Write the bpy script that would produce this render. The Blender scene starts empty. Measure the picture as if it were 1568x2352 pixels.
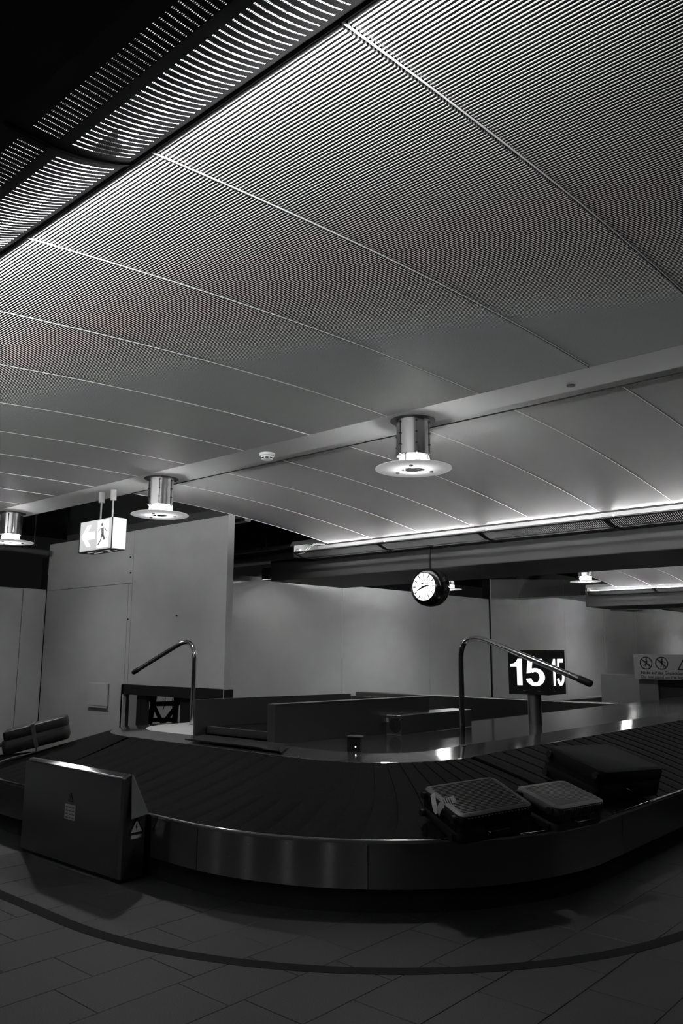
import bpy, math, random
from mathutils import Matrix, Vector
random.seed(7)
SC = bpy.context.scene
COL = SC.collection
PI = math.pi
R = math.radians

# ------------------------------------------------------------------ camera
def make_camera():
    yaw, pitch, roll = R(41.45), R(9.95), R(0.19)
    f = Vector((-math.sin(yaw)*math.cos(pitch), math.cos(yaw)*math.cos(pitch), math.sin(pitch)))
    r0 = Vector((math.cos(yaw), math.sin(yaw), 0)); u0 = r0.cross(f)
    r = r0*math.cos(roll) + u0*math.sin(roll); u = r.cross(f)
    cd = bpy.data.cameras.new('camera'); cam = bpy.data.objects.new('camera', cd); COL.objects.link(cam)
    cd.sensor_fit = 'VERTICAL'; cd.sensor_height = 36; cd.sensor_width = 24
    cd.lens = 1829/2352*36
    cd.clip_start = .05; cd.clip_end = 200
    m = Matrix((r, u, -f)).transposed().to_4x4(); m.translation = (0, 0, 1.6)
    cam.matrix_world = m
    SC.camera = cam
make_camera()

# ------------------------------------------------------------------ world, exposure
w = bpy.data.worlds.new('world'); SC.world = w; w.use_nodes = True
w.node_tree.nodes['Background'].inputs[0].default_value = (1, 1, 1, 1)
w.node_tree.nodes['Background'].inputs[1].default_value = 0.004
SC.view_settings.view_transform = 'Standard'
SC.view_settings.look = 'None'
SC.view_settings.gamma = 1
SC.view_settings.use_curve_mapping = False
SC.view_settings.exposure = 0.0
SC.cycles.use_denoising = True
SC.cycles.max_bounces = 8
SC.cycles.sample_clamp_indirect = 5
SC.cycles.blur_glossy = 0.3
SC.cycles.caustics_reflective = False
SC.cycles.use_light_tree = True

TUBE = 280.0        # radiance of the fluorescent tubes in the light troughs
DISC = 0.12          # glow of the frosted glass discs under the bulbs
LAMPW = 20.0        # watts of light each pendant lamp throws downwards
BULB = 130.0        # radiance of the bulbs of the pendant lamps

# ------------------------------------------------------------------ materials
def mat(name, c=.5, rough=.5, metal=0., spec=.5, emit=0., noise=None, bump=None, aniso=0., coat=0.):
    m = bpy.data.materials.new(name); m.use_nodes = True
    nt = m.node_tree; b = nt.nodes['Principled BSDF']
    b.inputs['Base Color'].default_value = (c, c, c, 1)
    b.inputs['Roughness'].default_value = rough
    b.inputs['Metallic'].default_value = metal
    b.inputs['Specular IOR Level'].default_value = spec
    b.inputs['Coat Weight'].default_value = coat
    if emit:
        b.inputs['Emission Color'].default_value = (1, 1, 1, 1)
        b.inputs['Emission Strength'].default_value = emit
    if emit: m.cycles.emission_sampling = 'FRONT' if emit > 2 else 'NONE'
    if noise or bump:
        tc = nt.nodes.new('ShaderNodeTexCoord')
    if noise:                      # (scale, low, high, contrast low, contrast high)
        n = nt.nodes.new('ShaderNodeTexNoise'); n.inputs['Scale'].default_value = noise[0]
        n.inputs['Detail'].default_value = 6
        rp = nt.nodes.new('ShaderNodeValToRGB')
        rp.color_ramp.elements[0].position = .35; rp.color_ramp.elements[1].position = .65
        rp.color_ramp.elements[0].color = (noise[1],)*3+(1,); rp.color_ramp.elements[1].color = (noise[2],)*3+(1,)
        nt.links.new(tc.outputs['Object'], n.inputs['Vector'])
        nt.links.new(n.outputs['Fac'], rp.inputs['Fac'])
        nt.links.new(rp.outputs['Color'], b.inputs['Base Color'])
    if bump:                       # (scale xyz, strength, distance)
        mp = nt.nodes.new('ShaderNodeMapping'); mp.inputs['Scale'].default_value = bump[0]
        n2 = nt.nodes.new('ShaderNodeTexNoise'); n2.inputs['Scale'].default_value = 1; n2.inputs['Detail'].default_value = 3
        bp = nt.nodes.new('ShaderNodeBump'); bp.inputs['Strength'].default_value = bump[1]; bp.inputs['Distance'].default_value = bump[2]
        nt.links.new(tc.outputs['Object'], mp.inputs['Vector']); nt.links.new(mp.outputs['Vector'], n2.inputs['Vector'])
        nt.links.new(n2.outputs['Fac'], bp.inputs['Height']); nt.links.new(bp.outputs['Normal'], b.inputs['Normal'])
    if aniso:
        b.inputs['Anisotropic'].default_value = aniso
        b.inputs['Anisotropic Rotation'].default_value = .25
        t = nt.nodes.new('ShaderNodeTangent'); t.direction_type = 'RADIAL'; t.axis = 'Z'
        nt.links.new(t.outputs['Tangent'], b.inputs['Tangent'])
    return m

M = dict(
    wall=mat('wall_paint', .88, .55, noise=(1.3, .86, .90)),
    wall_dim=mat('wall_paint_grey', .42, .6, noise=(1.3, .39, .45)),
    ceil=mat('ceiling_paint', .42, .58),
    ceil_flat=mat('ceiling_plaster', .5, .6),
    backing=mat('ceiling_backing', .012, .9, spec=.1),
    ceil_back=mat('ceiling_sheet', .36, .5),
    white=mat('white_enamel', .8, .35),
    steel=mat('brushed_steel', .38, .19, 1., aniso=1.),
    satin=mat('satin_steel', .17, .45, .3),
    trim=mat('joint_trim_white', .95, .9),
    deck=mat('polished_steel', .42, .10, .92, bump=((3, 3, 3), .02, .02)),
    darksteel=mat('dark_steel', .28, .33, 1., bump=((2, 2, 2), .03, .02)),
    duct=mat('duct_paint', .06, .55),
    beam=mat('beam_paint', .085, .5),
    chrome=mat('chrome', .75, .12, 1.),
    lampmetal=mat('lamp_aluminium', .75, .22, 1., aniso=.6),
    rubber=mat('slat_rubber', .004, .8, spec=.05, noise=(30, .003, .0055)),
    black=mat('black_paint', .006, .6, spec=.2),
    blackgloss=mat('black_gloss', .006, .15),
    stone=mat('floor_stone', .05, .6, spec=.3, noise=(190, .003, .032)),
    joint=mat('floor_joint', .004, .9, spec=.1),
    inlay=mat('floor_inlay', .004, .8, spec=.1),
    bag=mat('suitcase_shell', .009, .5, spec=.25),
    bag2=mat('suitcase_shell_grey', .045, .45, spec=.35),
    bag3=mat('suitcase_fabric', .003, .8, spec=.1),
    paper=mat('paper_tag', .3, .6),
    label=mat('pale_sticker', .35, .6),
    grey=mat('grey_sign', .16, .5),
    tube=mat('fluorescent_tube', .9, .3, emit=TUBE),
    bulb=mat('lamp_bulb', .9, .3, emit=BULB),
    dial=mat('lit_dial', .9, .3, emit=1.5),
    digit=mat('lit_digit', .9, .3, emit=1.6),
    led=mat('led', .9, .3, emit=3.0),
    signface=mat('lit_sign_face', .5, .4, emit=.5),
    signglow=mat('lit_pictogram', .9, .4, emit=7.0),
    signside=mat('sign_side_acrylic', .7, .4, emit=.25),
    linear=mat('linear_lamp', .9, .3, emit=3.0),
)
# frosted glass disc of the lamps
g = bpy.data.materials.new('frosted_glass'); g.use_nodes = True
nt = g.node_tree; nt.nodes.clear()
o_ = nt.nodes.new('ShaderNodeOutputMaterial'); mx = nt.nodes.new('ShaderNodeMixShader'); mx.inputs[0].default_value = .3
a_ = nt.nodes.new('ShaderNodeBsdfTranslucent'); a_.inputs[0].default_value = (.85, .85, .85, 1)
b_ = nt.nodes.new('ShaderNodeBsdfDiffuse'); b_.inputs[0].default_value = (.8, .8, .8, 1)
nt.links.new(a_.outputs[0], mx.inputs[1]); nt.links.new(b_.outputs[0], mx.inputs[2]); e_ = nt.nodes.new('ShaderNodeEmission'); e_.inputs[1].default_value = DISC
ad = nt.nodes.new('ShaderNodeAddShader'); nt.links.new(mx.outputs[0], ad.inputs[0]); nt.links.new(e_.outputs[0], ad.inputs[1]); nt.links.new(ad.outputs[0], o_.inputs[0])
M['glass'] = g

# ------------------------------------------------------------------ mesh helpers
class MB:
    def __init__(s): s.v = []; s.f = []; s.m = []
    def add(s, vs, fs, mi=0):
        n = len(s.v); s.v += [tuple(v) for v in vs]; s.f += [tuple(i+n for i in f) for f in fs]; s.m += [mi]*len(fs); return s
    def quad(s, a, b, c, d, mi=0): return s.add((a, b, c, d), ((0, 1, 2, 3),), mi)
    def box(s, x0, x1, y0, y1, z0, z1, mi=0, bev=0.):
        if bev > 0:
            return s.bevbox(x0, x1, y0, y1, z0, z1, bev, mi)
        v = [(x, y, z) for z in (z0, z1) for y in (y0, y1) for x in (x0, x1)]
        return s.add(v, ((0, 2, 3, 1), (4, 5, 7, 6), (0, 1, 5, 4), (2, 6, 7, 3), (0, 4, 6, 2), (1, 3, 7, 5)), mi)
    def bevbox(s, x0, x1, y0, y1, z0, z1, b, mi=0):
        # octagonal plan stacked in four rings: chamfers on every edge
        def ring(i, z):
            return [(x0+b+i, y0+i, z), (x1-b-i, y0+i, z), (x1-i, y0+b+i, z), (x1-i, y1-b-i, z), (x1-b-i, y1-i, z), (x0+b+i, y1-i, z), (x0+i, y1-b-i, z), (x0+i, y0+b+i, z)]
        rs = [ring(b*.6, z0), ring(0, z0+b), ring(0, z1-b), ring(b*.6, z1)]
        return s.loft(rs, mi, True)
    def loft(s, rings, mi=0, caps=True, closed=True):
        n = len(rings[0]); v = [p for r in rings for p in r]; f = []
        for k in range(len(rings)-1):
            for i in range(n if closed else n-1):
                j = (i+1) % n; f.append((k*n+i, k*n+j, (k+1)*n+j, (k+1)*n+i))
        if caps and closed:
            f.append(tuple(reversed(range(n)))); f.append(tuple((len(rings)-1)*n+i for i in range(n)))
        return s.add(v, f, mi)
    def lathe(s, prof, n=32, c=(0, 0, 0), axis='Z', mi=0, caps=False):
        rings = []
        for r, h in prof:
            ring = []
            for i in range(n):
                a = 2*PI*i/n; x, y = r*math.cos(a), r*math.sin(a)
                p = (x, y, h) if axis == 'Z' else ((x, h, y) if axis == 'Y' else (h, x, y))
                ring.append((p[0]+c[0], p[1]+c[1], p[2]+c[2]))
            rings.append(ring)
        return s.loft(rings, mi, caps)
    def tube(s, pts, r, n=14, mi=0, caps=True):
        P = [Vector(p) for p in pts]; rings = []; up = None
        for i, p in enumerate(P):
            d = ((P[min(i+1, len(P)-1)]-P[i]).normalized()+(P[i]-P[max(i-1, 0)]).normalized()).normalized()
            if up is None:
                up = Vector((0, 0, 1)) if abs(d.z) < .9 else Vector((1, 0, 0))
            a = (up-d*up.dot(d)).normalized(); up = a; b = d.cross(a)
            rr = r[i] if isinstance(r, (list, tuple)) else r
            rings.append([tuple(p+(a*math.cos(2*PI*k/n)+b*math.sin(2*PI*k/n))*rr) for k in range(n)])
        return s.loft(rings, mi, caps)
    def mesh(s, name, mats, smooth=False):
        me = bpy.data.meshes.new(name); me.from_pydata(s.v, [], s.f)
        for m in (mats if isinstance(mats, (list, tuple)) else [mats]): me.materials.append(M[m] if isinstance(m, str) else m)
        if any(s.m): me.polygons.foreach_set('material_index', s.m)
        if smooth:
            me.polygons.foreach_set('use_smooth', [True]*len(me.polygons)); 
            me.set_sharp_from_angle(angle=R(35))
        me.update(); return me
    def build(s, name, mats, parent=None, loc=None, rot=None, smooth=False, **kw):
        return link(name, s.mesh(name, mats, smooth), parent, loc, rot, **kw)

def link(name, data, parent=None, loc=None, rot=None, label=None, cat=None, group=None, kind=None):
    o = bpy.data.objects.new(name, data); COL.objects.link(o)
    if parent is not None: o.parent = parent
    if loc is not None: o.location = loc
    if rot is not None: o.rotation_euler = rot
    for k, v in (('label', label), ('category', cat), ('group', group), ('kind', kind)):
        if v: o[k] = v
    return o
def thing(name, label, cat, loc=(0, 0, 0), rot=(0, 0, 0), group=None):
    return link(name, None, None, loc, rot, label, cat, group)
def copy_tree(o, parent=None):
    c = o.copy(); COL.objects.link(c); c.parent = parent
    for ch in list(o.children): copy_tree(ch, c)
    return c

# ================================================================== FLOOR
fl = MB().box(-16, 6, -3, 40, -.12, -.004).build('floor', 'joint', kind='structure')
unit = {}
def tile_mesh(w, l):
    k = (round(w, 3), round(l, 3))
    if k not in unit:
        b = .0025
        r0 = [(0, 0, -.004), (w, 0, -.004), (w, l, -.004), (0, l, -.004)]
        r1 = [(0, 0, -b*.6), (w, 0, -b*.6), (w, l, -b*.6), (0, l, -b*.6)]
        r2 = [(b, b, 0), (w-b, b, 0), (w-b, l-b, 0), (b, l-b, 0)]
        m = MB().loft([r0, r1, r2], 0, False); m.add(r2, ((0, 1, 2, 3),))
        unit[k] = m.mesh('floor_tile', 'stone')
    return unit[k]
PX = .3805; X0 = -4.16
known = {0: [2.418, 3.05], 1: [2.21, 2.753, 3.293], 2: [2.65, 3.11, 3.558], 3: [2.742, 3.38, 4.03], 4: [2.44, 3.077, 3.715, 4.312, 4.665],
         5: [2.91, 3.55, 4.16, 4.68, 5.10], 6: [2.66, 3.29, 3.93, 4.57], -1: [2.78], -2: [2.4], 7: [3.6], 8: [3.3], -3: [2.6]}
L0 = .635; ntile = 0
for k in range(-11, 12):
    ys = sorted(known.get(k, [2.2+.635*random.random()]))
    while ys[0] > 1.5: ys.insert(0, ys[0]-L0)
    top = 8.2 if k > 1 else 4.6
    while ys[-1] < top: ys.append(ys[-1]+L0)
    for a, b in zip(ys, ys[1:]):
        if ntile >= 298: break
        ntile += 1
        link('tile', tile_mesh(PX-.003, b-a-.003), fl, (X0+PX*k+.0015, a+.0015, random.uniform(-.0004, .0004)))
# black inlay band that follows the carousel
mb = MB(); pts = []
cx, cy = -4.62, 5.66
def band_path(r):
    P = [(-4.62+r, y) for y in [16-i*.8 for i in range(13)]] + [(cx+r*math.cos(a), cy+r*math.sin(a)) for a in [-PI/2*i/40 for i in range(41)]] + [(x, cy-r) for x in [-5.2-.6*i for i in range(5)]]
    c2 = -7.2
    P += [(c2+r*math.cos(a), cy+r*math.sin(a)) for a in [-PI/2-PI/2*i/30 for i in range(31)]]
    return P
A, B = band_path(2.865), band_path(2.955)
for (a, b, c, d) in zip(A, A[1:], B[1:], B):
    mb.box(0, 0, 0, 0, 0, 0) if False else mb.add([(a[0], a[1], .0015), (b[0], b[1], .0015), (c[0], c[1], .0015), (d[0], d[1], .0015)], ((0, 1, 2, 3),))
for (a, b) in list(zip(A, A[1:]))+list(zip(B, B[1:])):
    mb.add([(a[0], a[1], -.004), (b[0], b[1], -.004), (b[0], b[1], .0015), (a[0], a[1], .0015)], ((0, 1, 2, 3),))
mb.build('trim_1', 'inlay', kind='structure', label='black curved inlay line in the stone floor in front of the carousel')

# ================================================================== CEILING
ZC = 3.40; PW = .8275; SX = -7.8175   # panel pitch along X and the X of one panel joint
EN, EF = 3.35, 3.385                   # widths of the near and far vault of a bay
PITCH = .016
def vault_mesh(width, k, d=.012):
    """one curved ceiling panel: y=0 is the high edge, y=width the low edge; fine ribs run along x"""
    m = MB(); w = PW-.004
    z = lambda y: -k*y*y
    n = 24
    for i in range(n):
        a, b = width*i/n, width*(i+1)/n
        m.add([(0, a, z(a)+d), (w, a, z(a)+d), (w, b, z(b)+d), (0, b, z(b)+d)], ((0, 1, 2, 3),), 1)
    m.add([(0, width, z(width)), (w, width, z(width)), (w, width, z(width)+.05), (0, width, z(width)+.05)], ((0, 1, 2, 3),), 0)
    m.add([(0, 0, 0), (w, 0, 0), (w, 0, .05), (0, 0, .05)], ((0, 1, 2, 3),), 0)
    cnt = int(width/PITCH); x0, x1 = .012, w-.003
    for i in range(cnt):
        y = i*PITCH+.006; t = z(y)
        c = min(.0025, d*.6); p = [(y, t+d), (y, t+c), (y+.0014, t), (y+.0044, t), (y+.0058, t+c), (y+.0058, t+d)]
        vs = [(x0, a, b) for a, b in p]+[(x1, a, b) for a, b in p]
        m.add(vs, tuple((j, j+1, j+7, j+6) for j in range(5))+((0, 5, 4, 3, 2, 1), (6, 7, 8, 9, 10, 11)), 0)
    return m.mesh('ceiling_panel', ['ceil', 'backing' if d > .01 else 'ceil_back'])
def seam_mesh(width, k):
    m = MB(); z = lambda y: -k*y*y-.0025
    n = 30
    rings = []
    for i in range(n+1):
        y = width*i/n; rings.append([(-.0018, y, z(y)), (.0018, y, z(y)), (.0018, y, z(y)+.006), (-.0018, y, z(y)+.006)])
    return m.loft(rings).mesh('joint_trim', 'trim')
VN, VF = vault_mesh(EN, .0178), vault_mesh(EF, .0205, .0016)
SN, SF = seam_mesh(EN, .0178), seam_mesh(EF, .0205)
ceil = MB()
def strip(y0, y1, x0, x1):
    ceil.box(x0, x1, y0, y1, ZC, ZC+.06)
bays = [(4.6925, 5.175, -15.2, 1.3, -7.8175), (15.09, 15.575, -16.0, -2.0, -7.8175), (25.49, 25.975, -15.2, -3.8, -12.8)]
ceil.box(-12.3, -6.0, 34.5, 37.5, ZC, ZC+.06)
for s0, s1, xa, xb, xf in bays: strip(s0, s1, xa, xb)
ceiling = ceil.build('ceiling', 'ceil_flat', kind='structure')
ceiling.data.materials[0] = M['ceil_flat']
def joints(xa, xb): 
    k0 = math.ceil((xa-SX)/PW); k1 = math.floor((xb-SX)/PW)
    return [SX+PW*k for k in range(k0, k1)]
for bi, (s0, s1, xa, xb, xf) in enumerate(bays):
    for x in joints(xa, xb):     # near vault: mirrored in y by turning half round z
        link('ceiling_panel', VN, ceiling, (x+PW-.002, s0, ZC), (0, 0, PI))
        link('joint_trim', SN, ceiling, (x, s0, ZC), (0, 0, PI))
    for x in joints(xf-.01, xb):
        link('ceiling_panel', VF, ceiling, (x+.002, s1, ZC))
        link('joint_trim', SF, ceiling, (x, s1, ZC))
MB().box(-12, 5, -8.5, -2.4, ZC, ZC+.06).build('ceiling_rear', 'ceil_flat', kind='structure')
# black strip painted in as the shadow line at the far edge of the flat strip
MB().box(-7.81, 1.3, 5.168, 5.178, 3.392, 3.401).build('trim_2', 'black', kind='structure')
# slab above everything and dark upper walls close the void
MB().box(-18, 8, -6, 42, 4.3, 4.45).build('ceiling_slab', 'duct', kind='structure')

# ================================================================== LIGHT TROUGHS
MOD = 1.6525; TX = -8.61               # trough module and one joint between trough sheets
PROF = [(.085, 3.112), (.087, 3.10), (.107, 3.09), (.155, 3.070), (.21, 3.052), (.26, 3.040), (.303, 3.034), (.34, 3.031), (.421, 3.030), (.67, 3.029)]
def pz(t):
    for (a, za), (b, zb) in zip(PROF[1:], PROF[2:]):
        if t <= b: return za+(zb-za)*(t-a)/(b-a)
    return 3.029
def perforated_mesh():
    """one sheet: local x 0..MOD, local y = distance from the lit edge into the trough"""
    m = MB(); W = MOD-.006; rp = .024; hw = .0023
    nrow = int((W-.06)/rp); xs = [.03+rp*(i+.5) for i in range(nrow)]
    bands = [(.110, .303, 37), (.340, .421, 15)]
    segs = [(.085, 3.112, .087, 3.10), (.087, 3.10, .110, pz(.110)), (.303, pz(.303), .340, pz(.340)), (.421, 3.03, .67, 3.029)]
    for a, za, b, zb in segs: m.add([(0, a, za), (W, a, za), (W, b, zb), (0, b, zb)], ((0, 1, 2, 3),))
    for t0, t1, n in bands:
        d = (t1-t0)/n
        for i in range(len(xs)+1):          # solid between the rows
            xa = 0 if i == 0 else xs[i-1]+hw; xb = W if i == len(xs) else xs[i]-hw
            g = 5
            for j in range(g):
                a, b = t0+(t1-t0)*j/g, t0+(t1-t0)*(j+1)/g
                m.add([(xa, a, pz(a)), (xb, a, pz(a)), (xb, b, pz(b)), (xa, b, pz(b))], ((0, 1, 2, 3),))
        for x in xs:                         # bridges between the holes of a row
            for j in range(n):
                a = t0+d*j; b = a+d*.60
                m.add([(x-hw, a, pz(a)), (x+hw, a, pz(a)), (x+hw, b, pz(b)), (x-hw, b, pz(b))], ((0, 1, 2, 3),))
    return m.mesh('perforated_sheet', 'duct')
PERF = perforated_mesh()
TUBEM = MB().tube([(.075, 0, 0), (MOD-.075, 0, 0)], .013, 6).mesh('tube', 'tube')
SOCK = MB().box(-.07, .07, -.018, .018, -.02, .03).mesh('socket', 'white')
RIB = MB()
_pr = [(t, z-.006) for t, z in PROF[1:10]]
RIB.loft([[(-.006, t, z) for t, z in _pr]+[(-.006, t, z+.014) for t, z in reversed(_pr)], [(.006, t, z) for t, z in _pr]+[(.006, t, z+.014) for t, z in reversed(_pr)]])
RIBM = RIB.mesh('joint_rib', 'black')
def trough(label, yE, sgn, k0, k1, zt=3.112):
    """a trough whose lit edge is at y=yE; sgn=+1 when its body lies beyond the edge"""
    root = thing('light_trough', label, 'ceiling light', (TX+MOD*k0, yE, 0), (0, 0, 0) if sgn > 0 else (0, 0, PI), 'light troughs between the ceiling bays')
    root['group'] = 'light troughs between the ceiling bays'
    n = k1-k0; L = n*MOD
    if sgn < 0: root.location.x = TX+MOD*k1
    for i in range(n):
        link('perforated_sheet', PERF, root, (i*MOD+.003, 0, 0))
        link('joint_rib', RIBM, root, (i*MOD, 0, 0))
        link('tube', TUBEM, root, (i*MOD, .155, zt))
        link('socket', SOCK, root, (i*MOD, .155, zt+.002))
    m = MB()                                  # white inner reflector over the tube
    m.quad((0, .045, 3.262), (L, .045, 3.262), (L, .18, 3.263), (0, .18, 3.263))
    m.quad((0, .0, 3.19), (L, .0, 3.19), (L, .045, 3.262), (0, .045, 3.262))
    m.build('reflector', 'white', root)
    MB().box(0, L, .18, .66, 3.260, 3.27).build('cover_plate', 'black', root)  # unseen plate, added in black to keep the second band of holes dim
    MB().box(0, L, .655, .66, 3.04, 3.262).build('back_plate', 'duct', root)
    MB().box(0, L, .077, .088, 3.098, 3.113).build('lip', 'duct', root)
    MB().box(-.02, 0, .09, .66, 3.03, 3.26).build('end_plate', 'duct', root)
    MB().box(L, L+.02, .09, .66, 3.03, 3.26).build('end_plate', 'duct', root)
    return root
trough('near light trough overhead with rows of tiny lit perforations', 1.3425, -1, -1, 5, 3.116)
trough('light trough behind the hanging clock, its tubes glowing above the duct', 8.5600, 1, 0, 6)
trough('second light trough, seen past the clock under the dark beam', 11.73, -1, -2, 4)
trough('short distant light trough above the right warning sign', 18.96, 1, 0, 4)
trough('farthest light trough near the right back wall', 22.13, -1, 0, 4)
# boxed beams between the troughs
def beam(name, y0, y1, x0, x1, z0=2.755):
    MB().box(x0, x1, y0, y1, z0, 3.35, bev=.01).build(name, 'beam', kind='structure')
beam('trim_3', -1.1, .70, -11, 1.6)
beam('trim_4', 9.20, 11.05, -9.72, 1.6)
beam('trim_5', 19.63, 21.45, -8.93, -1)

# ducts and pipes in the open void on the left
def pipe(pts, r, label, m='duct'):
    t = thing('pipe', label, 'pipe', pts[0]); q = [tuple(Vector(p)-Vector(pts[0])) for p in pts]
    MB().tube(q, r, 16).build('pipe_body', m, t, smooth=True)
    for u in (.2, .8):
        c = Vector(q[0]).lerp(Vector(q[-1]), u); MB().box(c.x-.008, c.x+.008, c.y-.008, c.y+.008, r, 4.3-pts[0][2]).build('hanger', m, t)
pipe([(-12.25, 8.78, 3.23), (-8.66, 8.78, 3.23)], .035, 'dark round pipe highest in the open ceiling void beside the clock trough')
pipe([(-12.25, 9.02, 3.12), (-8.66, 9.02, 3.12)], .06, 'dark round pipe below the thin one, ending at the trough end')
pipe([(-12.2, 5.3, 3.2), (-12.2, 6.55, 3.18)], .05, 'grey pipe along the top of the left side wall behind the lamp')
MB().box(-12.3, -9.8, 9.5, 9.9, 3.16, 4.31, bev=.01).build('air_duct', 'duct', label='dark rectangular air duct behind the pipes in the ceiling void', cat='duct')
m = MB()
for dx in (0, .05):
    m.tube([(-8.0+dx, 8.62, 3.17), (-8.15+dx, 8.6, 3.19), (-8.3+dx, 8.62, 3.14), (-8.42+dx, 8.64, 3.08), (-8.5+dx, 8.6, 3.06)], .004, 6)
m.build('cable', 'white', label='loose white cables hanging at the left end of the lit trough', cat='cable')

# ================================================================== WALLS
def panel(mb, x0, x1, y0, y1, z0, z1): mb.box(x0, x1, y0, y1, z0, z1)
XM = -12.35
wl = MB().box(XM-.2, XM-.03, 6.65, 20.55, 0, 3.13).box(XM-.2, XM-.03, -3, 6.65, 0, 2.58).build('wall_left', 'black', kind='structure')
ys = [6.68, 10.58, 14.02, 17.5, 20.55]
for a, b in zip(ys, ys[1:]): MB().box(XM-.03, XM, a+.006, b-.006, .02, 3.14, bev=.002).build('wall_panel', 'wall', wl)
ys = [20.68, 22.3, 25.42, 28.6, 31.62, 35.15, 38.4]
MB().box(XM-.2, XM-.03, 20.55, 40, 0, 4.2).build('wall_left', 'black', kind='structure')
wl2 = bpy.data.objects['wall_left.001']
for a, b in zip(ys, ys[1:]): MB().box(XM-.03, XM, a+.006, b-.006, .02, 4.2, bev=.002).build('wall_panel', 'wall', wl2)
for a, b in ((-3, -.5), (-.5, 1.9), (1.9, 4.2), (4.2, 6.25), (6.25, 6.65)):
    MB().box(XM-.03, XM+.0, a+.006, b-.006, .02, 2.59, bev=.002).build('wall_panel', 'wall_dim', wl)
# big partition in the middle distance, with the belt hatch cut out of its lower right part
wf = MB().box(-12.34, -7.84, 6.70, 6.74, 1.14, 3.33).box(-12.34, -10.08, 6.70, 6.74, 0, 1.14).build('wall_far', 'black', kind='structure')
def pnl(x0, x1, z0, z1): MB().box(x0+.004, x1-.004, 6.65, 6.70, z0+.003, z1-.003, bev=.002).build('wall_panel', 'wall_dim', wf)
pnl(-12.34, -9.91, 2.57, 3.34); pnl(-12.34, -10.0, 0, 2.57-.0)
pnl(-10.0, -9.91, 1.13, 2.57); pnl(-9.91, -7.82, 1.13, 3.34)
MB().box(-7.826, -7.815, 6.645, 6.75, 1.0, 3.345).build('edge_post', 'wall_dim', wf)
# upper wall over the partition, its lack of light put into a dark colour
MB().box(-12.34, -7.84, 6.95, 7.05, 3.3, 4.3).build('wall_upper', 'duct', kind='structure')
MB().box(-18, 8, 41, 41.2, 0, 4.4).build('wall_back', 'wall_dim', kind='structure')
# little wall box on the partition
t = thing('wall_box', 'white box with rounded lower corners fixed low on the partition left of the hatch', 'box', (-10.62, 6.65, .8))
MB().box(-.26, .26, -.04, 0, 0, .34, bev=.015).build('cover', 'wall_dim', t)
MB().box(-.27, .27, -.045, -.03, -.015, 0.0).build('bottom_edge', 'wall_dim', t)
for x, y, z in ((-9.97, 6.648, 2.05), (-9.98, 6.648, 2.95), (-9.96, 6.648, 2.72), (-8.83, 6.648, 2.07)):
    MB().lathe([(.012, 0), (.012, -.01), (0.001, -.012)], 10, axis='Y').build('screw_hole', 'black', wf, (x, y, z))

# belt hatch frame with trestle behind it
t = thing('belt_hatch', 'black framed hatch in the partition where the belt passes through', 'hatch', (-8.9, 6.65, 0))
MB().box(-1.16, 1.12, .0, .12, .995, 1.13).build('lintel', 'black', t)
MB().box(-1.16, -1.125, .0, .12, .0, 1.0).build('jamb', 'black', t)
MB().box(1.06, 1.12, .0, .12, .0, 1.0).build('jamb', 'black', t)
MB().box(-.84, -.61, .05, .1, .3, 1.0).build('flap', 'black', t, label='black rubber flap at the left of the hatch')
MB().box(.15, .47, .05, .1, .3, 1.0).build('flap', 'black', t, label='black rubber flap at the right of the hatch')
def bar(mb, a, b, w):
    mb.tube([a, b], w, 4)
tr = thing('trestle', 'black cross-braced steel trestle standing behind the hatch', 'trestle', (-10.33, 7.6, 0))
for a, b in (((-.46, .0), (-.20, 1.13)), ((.25, .0), (.325, 1.13))): MB().tube([(a[0], 0, a[1]), (b[0], 0, b[1])], .055, 4).build('leg', 'black', tr)
MB().tube([(-.52, .02, 1.02), (-.04, .02, .50)], .04, 4).build('brace', 'black', tr)
MB().tube([(.47, .02, .95), (-.04, .02, .50)], .04, 4).build('brace', 'black', tr)
MB().tube([(-.24, .04, .79), (.28, .04, .82)], .035, 4).build('crossbar', 'black', tr)
MB().tube([(-.32, .04, .545), (.26, .04, .58)], .03, 4).build('crossbar', 'black', tr)
MB().tube([(-.10, .06, 1.1), (-.05, .06, .92), (-.06, .06, .80), (-.10, .06, .70)], .006, 6).build('cord', 'black', tr)
MB().tube([(.22, .06, 1.1), (.14, .06, .92), (.12, .06, .80), (.16, .06, .70)], .006, 6).build('cord', 'black', tr)

# ================================================================== CAROUSEL
OFF = .03
def path(s_off):
    """plan polyline of the carousel edge, s_off metres inside its outer rim"""
    P = []
    o = s_off
    for y in [17-i*.5 for i in range(23)]:
        P.append((-2.53-o, y))
    for i in range(0, 25):
        a = -PI/2*i/24; P.append((-4.63+(2.1-o)*math.cos(a), 5.72+(2.1-o)*math.sin(a)))
    for i in range(1, 6): P.append((-4.63-2.47*i/6, 3.62+o))
    for i in range(0, 25):
        a = -PI/2-PI/2*i/24; P.append((-7.1+(2.1-o)*math.cos(a), 5.72+(2.1-o)*math.sin(a)))
    for i in range(1, 8): P.append((-9.2+o, 5.72+.4*i))
    return P
car = thing('baggage_carousel', 'steel-skirted luggage carousel with overlapping black slats curving across the hall', 'baggage carousel', (-5, 6, 0))
O = (-5, 6, 0)
def loc(p): return (p[0]-O[0], p[1]-O[1], p[2]-O[2])
def sweep(name, prof, m, rng=None, smooth=True, **kw):
    rings = []
    base = [path(o) for o, z in prof]; n = len(base[0])
    i0, i1 = rng or (0, n-1)
    mb = MB()
    rings = [[loc((base[k][i][0], base[k][i][1], prof[k][1])) for k in range(len(prof))] for i in range(i0, i1+1)]
    mb.loft(rings, 0, False, False)
    return mb.build(name, m, car, smooth=smooth, **kw)
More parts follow.
